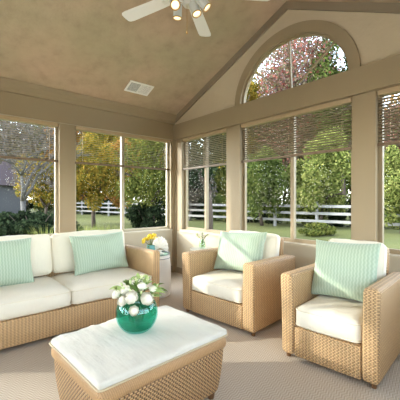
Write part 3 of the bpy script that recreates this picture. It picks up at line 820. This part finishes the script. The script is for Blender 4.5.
def branches(mb, p, d, L, r, lev, rg):
    q = p+d*L; mid = p.lerp(q, .5)+Vector((rg.uniform(-1,1), rg.uniform(-1,1), 0))*L*.05
    mb.tube([p, mid, q], [r, r*.85, r*.65], 6)
    if lev <= 0: return
    for k in range(rg.choice((2, 3, 3))):
        ax = Vector((rg.uniform(-1,1), rg.uniform(-1,1), rg.uniform(-.3,.3))).normalized()
        nd = (Matrix.Rotation(rg.uniform(.35, .85), 3, ax) @ d); nd.z = max(nd.z, -.05); nd.normalize()
        branches(mb, q, nd, L*rg.uniform(.6, .85), r*.62, lev-1, rg)
LM = {
 'gold': mat_leaves('leaves_gold', [(92,84,36),(146,122,50),(170,140,60),(112,112,50),(78,84,38)]),
 'orange': mat_leaves('leaves_orange', [(120,84,44),(166,112,60),(150,120,62),(98,90,48)]),
 'olive': mat_leaves('leaves_olive', [(44,54,26),(96,104,50),(134,132,68),(66,78,36)]),
 'green': mat_leaves('leaves_green', [(30,42,20),(88,102,50),(126,134,74),(50,66,32)]),
 'bright': mat_leaves('leaves_bright', [(40,52,24),(116,126,64),(154,154,90),(64,80,38)]),
 'dark': mat_leaves('leaves_dark', [(24,32,22),(40,50,34),(62,74,50)]),
 'red': mat_leaves('leaves_red', [(128,64,60),(160,112,100),(112,96,96),(96,84,60),(136,124,104),(84,92,56)]),
 'twig': mat_leaves('leaves_twig', [(90,84,80),(120,112,108),(84,82,66),(110,96,80)]),
}
def tree(name, label, px, dep, h, rad, leafmat, n, leaf=.13, trunk=.16, th=None, seed=0, clumps=26, bark='bark', group='trees beyond the lawn', cz=None, lev=3, cat='tree'):
    p = at(px, dep); t = thing(name, label, cat, tuple(p), 0, group)
    cz = cz if cz is not None else h-rad[2]
    rg = random.Random(seed); mb = MB(); th = th or cz-rad[2]*.5
    branches(mb, Vector((0,0,-.05)), Vector((rg.uniform(-.05,.05), rg.uniform(-.05,.05), 1)).normalized(), max(.3, th), trunk, lev, rg)
    obj('trunk', mb, M[bark], t, smooth=True)
    if n: leafobj('foliage', tree_mesh_leaves(n, cz, rad, leaf, seed, clumps), LM[leafmat], t)
    return t
G1 = 'trees beyond the lawn'
# near / middle trees (px = bearing in the photo)
tree('autumn_tree', 'thin bare-topped tree with sparse grey leaves behind the left-hand window', 24, 13, 6.8, (2.4,2.4,2.6), 'twig', 4500, .07, .12, 1.6, 1, bark='barkgrey', lev=5)
tree('autumn_tree', 'golden-yellow tree seen low in the left-hand window', 46, 20, 4.6, (2.3,2.3,1.9), 'gold', 11000, .09, .13, 1.2, 2)
tree('autumn_tree', 'golden tree filling the left pane of the second window', 94, 18, 5.6, (1.9,1.9,2.5), 'gold', 15000, .08, .13, 1.4, 3, lev=4)
tree('autumn_tree', 'orange-tinged tree right of the golden tree in the second window', 122, 21, 6.2, (2.0,2.0,2.7), 'orange', 13000, .09, .14, 1.6, 4, lev=4)
tree('autumn_tree', 'olive-leaved tree with dark limbs beside the room corner', 152, 14, 5.0, (1.7,1.7,2.2), 'olive', 10000, .065, .14, 1.5, 5, lev=5)
tree('garden_tree', 'dark-trunked tree behind the narrow corner window', 209, 12.5, 5.4, (1.6,1.6,2.0), 'dark', 4200, .07, .16, 2.0, 6, bark='bark', lev=5)
tree('autumn_tree', 'grey leafless-looking tree to the left in narrow corner window', 190, 24, 5.6, (2.0,2.0,2.6), 'twig', 7000, .09, .12, 1.6, 7, bark='barkgrey', lev=5)
tree('garden_tree', 'leafy green tree left of the mullion in the wide window', 262, 19.5, 5.2, (1.8,1.8,2.5), 'green', 14000, .085, .13, 1.4, 8)
tree('garden_tree', 'bright green full tree in the right pane of the wide window', 322, 18.5, 5.6, (2.4,2.4,2.7), 'bright', 19000, .085, .14, 1.3, 9)
tree('autumn_tree', 'tall red-leaved tree seen through the arched window', 290, 26, 17.4, (4.4,4.4,7.0), 'red', 30000, .13, .2, 4.5, 10, clumps=90, lev=4)
tree('garden_tree', 'tall green tree at the right side of the arched window', 343, 24, 15.6, (3.0,3.0,6.4), 'green', 30000, .12, .2, 4.0, 11)
tree('garden_tree', 'green tree in the window at the right edge of the photo', 402, 14.8, 4.4, (1.7,1.7,2.1), 'bright', 12000, .075, .12, 1.3, 12)
tree('autumn_tree', 'rust-red tree above the green one at right edge', 414, 22, 9.5, (2.9,2.9,4.0), 'red', 12000, .11, .18, 3.0, 13)
tree('garden_tree', 'yellow-green tree at lower left of the arched window', 241, 27, 14.0, (2.9,2.9,6.0), 'gold', 20000, .12, .2, 4.0, 14)
o_ = tree('garden_tree', 'unseen sparse tree added left of the sunroom to dapple the sunlight', 0, 10, 6.4, (1.8,1.8,2.0), 'olive', 900, .10, .12, 2.0, 77, lev=5, clumps=40)
o_.location = (-9.9, 9.8, GZ)  # out of view in the sun's path, added to dapple the light
# unseen trees added past the paving to cut sky reflections in the glass
for i, (tx_, ty_, lab) in enumerate([(-22,-6,'unseen green tree added against glass reflections, farthest along the paving'), (-24,1,'unseen green tree added against glass reflections, beyond the middle of the paving'), (-25,8,'unseen green tree added against glass reflections, nearest the lawn')]):
    o_ = tree('garden_tree', lab, 0, 10, 7, (3.2,3.2,3.4), 'green', 3500, .24, .18, 1.5, 90+i, lev=2)
    o_.location = (tx_, ty_, GZ)
# background belt
kinds = {'olive': 'olive', 'twig': 'greyish', 'orange': 'orange-brown', 'gold': 'yellow', 'green': 'green', 'red': 'reddish'}
far = [(-38,'olive',8,'at the far left beyond the frame edge'), (-8,'gold',8.5,'behind the neighbouring house'), (14,'twig',9.5,'at the left of the left-hand window'), (40,'olive',9,'at the middle of the left-hand window'), (66,'orange',9,'partly hidden by the first post'), (88,'twig',10,'at the left of the second window'), (108,'gold',9.5,'just left of the second window mullion'),
       (130,'olive',10,'just right of the second window mullion'), (152,'gold',9,'shortly left of the corner'), (174,'olive',8.5,'straight behind the corner post'), (192,'twig',7.6,'at the left pane of the narrow window'), (210,'green',7.0,'behind the dark trunk in the narrow window'), (228,'olive',7.5,'behind the second post'), (246,'twig',9.5,'at the left edge of the wide window'),
       (264,'olive',9.5,'in the left pane of the wide window'), (284,'green',9.5,'at the mullion of the wide window'), (304,'olive',9.5,'just right of the wide window mullion'), (326,'red',9.5,'in the right pane of the wide window'), (350,'green',10,'behind the third post'), (372,'olive',10,'hidden mostly by the third post'), (392,'orange',10,'in the right-edge window'), (420,'green',9,'beyond the right edge')]
for i, (px, m, h, lab) in enumerate(far):
    h *= 1.5 if not 186 < px < 220 else 1.15
    tree('background_tree', 'distant %s tree %s' % (kinds[m], lab), px, 37+5*(i % 2), h, (3.0,3.0,h*.52), m, 9000, .20, .2, 1.5, 40+i, clumps=60, group='distant trees', lev=2, cz=h*.48)
bounce_patio = MB().box(-14, EN-.16, -8, 9, GZ, GZ+.04).box(EN-.16, 4, -8, BK-.16, GZ, GZ+.04)  # unseen paving, added so sunlight bounces up to the ceiling
struct(obj('bounce_patio', bounce_patio, mat_plain('bounce_concrete', srgb(226,220,206), .8, .05, 3)), 'unseen pale concrete paving added to bounce sunlight into the sunroom')
# shrubs
def shrub(label, px, dep, rad, m, n, leaf=.06, seed=0, name='shrub'):
    p = at(px, dep); t = thing(name, label, 'shrub', tuple(p), 0, 'garden shrubs' if name == 'shrub' else 'hedge shrubs beyond the fence')
    mb = MB(); rg = random.Random(seed)
    for k in range(6):
        an = 2*PI*k/6; mb.tube([(0,0,-.03), (math.cos(an)*rad[0]*.25, math.sin(an)*rad[1]*.25, rad[2]*.7), (math.cos(an)*rad[0]*.5, math.sin(an)*rad[1]*.5, rad[2]*1.2)], [.02,.014,.008], 5)
    obj('stems', mb, M['bark'], t, smooth=True)
    leafobj('foliage', tree_mesh_leaves(n, rad[2]*.72, rad, leaf, seed, 22 if name == 'shrub' else 34), LM[m], t)
shrub('broad dark evergreen shrub low in the left-hand window', 34, 11, (1.5,1.3,.9), 'dark', 9000, .07, 1)
shrub('dark rounded shrub left of the corner, before the fence', 148, 14, (1.0,1.0,1.0), 'dark', 6000, .07, 2)
shrub('dark green shrub just outside the right-edge window', 397, 6.2, (.55,.55,.36), 'dark', 5000, .04, 3)
shrub('low green shrub at the fence below the bright tree', 318, 14, (1.1,.8,.35), 'olive', 4000, .06, 4)
def grassclump(label, px, dep, h, seed):
    p = at(px, dep); rg = np.random.default_rng(seed); t = thing('ornamental_grass', label, 'grass', tuple(p), 0, 'tall grasses outside the left windows')
    n = 260; mb = MB()
    for k in range(n):
        an = rg.uniform(0, 2*PI); r0 = rg.uniform(0, .3); lean = rg.uniform(.05, .55); hh = h*rg.uniform(.6, 1)
        b = Vector((r0*math.cos(an), r0*math.sin(an), 0)); w = .009; s = Vector((-math.sin(an), math.cos(an), 0))*w; o = Vector((math.cos(an), math.sin(an), 0))
        pts = [b, b+o*lean*hh*.3+Vector((0,0,hh*.55)), b+o*lean*hh+Vector((0,0,hh))]
        mb.add([pts[0]-s, pts[0]+s, pts[1]+s*.8, pts[1]-s*.8, pts[2]], [(0,1,2,3),(3,2,4)])
    obj('blades', mb, LM['bright'], t)
for i, (px, dp, h, lab) in enumerate([(46,8,1.0,'pale grass tuft at the lower right of the left-hand window'), (84,8.5,.98,'pale grass tuft beside the first post in the second window'), (97,9.3,.95,'second grass tuft from the first post'), (110,8.6,.96,'grass tuft just left of the white mullion')]):
    grassclump(lab, px, dp, h, i)

hed = [(8,'at the far left edge'),(28,'in the left-hand window'),(50,'at the right of the left-hand window'),(72,'behind the first post'),(92,'in the left pane of the second window'),(112,'at the second window mullion'),(134,'in the right pane of the second window'),(156,'shortly left of the corner'),(178,'behind the corner post'),(198,'in the left pane of the narrow window'),(216,'in the right pane of the narrow window'),(234,'behind the second post'),
       (252,'at the left of the wide window'),(272,'in the left pane of the wide window'),(292,'at the wide window mullion'),(314,'in the right pane of the wide window'),(336,'at the right of the wide window'),(358,'behind the third post'),(380,'at the left of the right-edge window'),(402,'at the photo right edge')]
for i, (px, lab) in enumerate(hed):
    q0, q1 = at(60, 37.5), at(430, 14.2); dv = at(px, 1, 0); ex, ey = q1.x-q0.x, q1.y-q0.y
    dep = (q0.x*ey-q0.y*ex)/(dv.x*ey-dv.y*ex)+2.2; k_ = dep/22
    shrub('tall hedge shrub beyond the fence, '+lab, px, dep, (1.15*k_,.8,1.1+.1*(i % 3)), ['dark','olive','green','dark'][(i*3) % 4], 5200, .07*k_**.5, 60+i, name='hedge_shrub')
# white rail fence: posts and rails of one continuous fence
P0, P1 = at(60, 37.5), at(430, 14.2)
fe = thing('rail_fence', 'long white three-rail fence across the lawn', 'fence', tuple(P0), math.atan2(P1.y-P0.y, P1.x-P0.x))
L = (Vector((P1.x, P1.y))-Vector((P0.x, P0.y))).length; n = int(L/2.4)
for k in range(n+1):
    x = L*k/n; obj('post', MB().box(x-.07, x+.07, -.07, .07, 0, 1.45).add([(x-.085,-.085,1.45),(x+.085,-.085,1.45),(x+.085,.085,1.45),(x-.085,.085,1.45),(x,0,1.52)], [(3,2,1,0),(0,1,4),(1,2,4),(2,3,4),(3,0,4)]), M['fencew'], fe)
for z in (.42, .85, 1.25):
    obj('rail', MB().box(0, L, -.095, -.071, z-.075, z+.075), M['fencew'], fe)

# neighbour house at far left
hp = at(-36, 28.5); hs = thing('house', 'neighbouring house with dark purple-brown roof at the far left', 'building', tuple(hp), math.radians(49.7-90))
obj('wall', MB().prism([(-5,0),(4.0,0),(4.0,2.9),(-5,2.9)], 'y', -3, 3), M['siding'], hs)
obj('roof', MB().prism([(-5.6,2.9),(4.5,2.9),(2.2,5.4),(-3.6,5.4)], 'y', -3.4, 3.4), M['roof'], hs)
wn = obj('window', MB().box(1.4,2.6,-3.05,-3.001,1.0,2.2), M['white'], hs)
obj('pane', MB().box(1.5,2.5,-3.06,-3.051,1.1,2.1), M['ventdark'], wn)

# ------------------------------------------------------------------ light
w = bpy.data.worlds.new('World'); bpy.context.scene.world = w; w.use_nodes = True
nt = w.node_tree; bg = nt.nodes['Background']
sky = nt.nodes.new('ShaderNodeTexSky'); sky.sky_type = 'NISHITA'; sky.sun_disc = False
SAZ, SEL = math.radians(139.0), math.radians(18)
sky.sun_elevation = math.radians(38); sky.sun_rotation = PI/2-SAZ; sky.air_density = 1.0; sky.dust_density = .8; sky.ozone_density = 1
hs_ = nt.nodes.new('ShaderNodeHueSaturation'); hs_.inputs['Saturation'].default_value = .5
nt.links.new(sky.outputs[0], hs_.inputs['Color']); nt.links.new(hs_.outputs[0], bg.inputs[0]); bg.inputs[1].default_value = 1.0
sd = bpy.data.lights.new('Sun', 'SUN'); sd.energy = 3.0; sd.color = (1, .93, .82); sd.angle = math.radians(.6)
so = bpy.data.objects.new('Sun', sd); C.objects.link(so); so.location = (0, 0, 12)
src = Vector((math.cos(SAZ)*math.cos(SEL), math.sin(SAZ)*math.cos(SEL), math.sin(SEL)))
so.rotation_euler = src.to_track_quat('Z', 'Y').to_euler()

# ------------------------------------------------------------------ camera
cd = bpy.data.cameras.new('Camera'); cam = bpy.data.objects.new('Camera', cd); C.objects.link(cam)
cam.location = (0, 0, 1.2); cam.rotation_euler = (PI/2, 0, math.radians(49.7-90))
cd.sensor_width = 36; cd.sensor_fit = 'HORIZONTAL'; cd.lens = 36*F_/400; cd.clip_start = .05; cd.clip_end = 500
sc = bpy.context.scene; sc.camera = cam
sc.view_settings.view_transform = 'Standard'; sc.view_settings.look = 'None'; sc.view_settings.gamma = 1
sc.view_settings.use_curve_mapping = False; sc.view_settings.exposure = .97
try:
    sc.cycles.sample_clamp_indirect = 2.5; sc.cycles.max_bounces = 12; sc.cycles.diffuse_bounces = 6; sc.cycles.transparent_max_bounces = 24
except Exception: pass
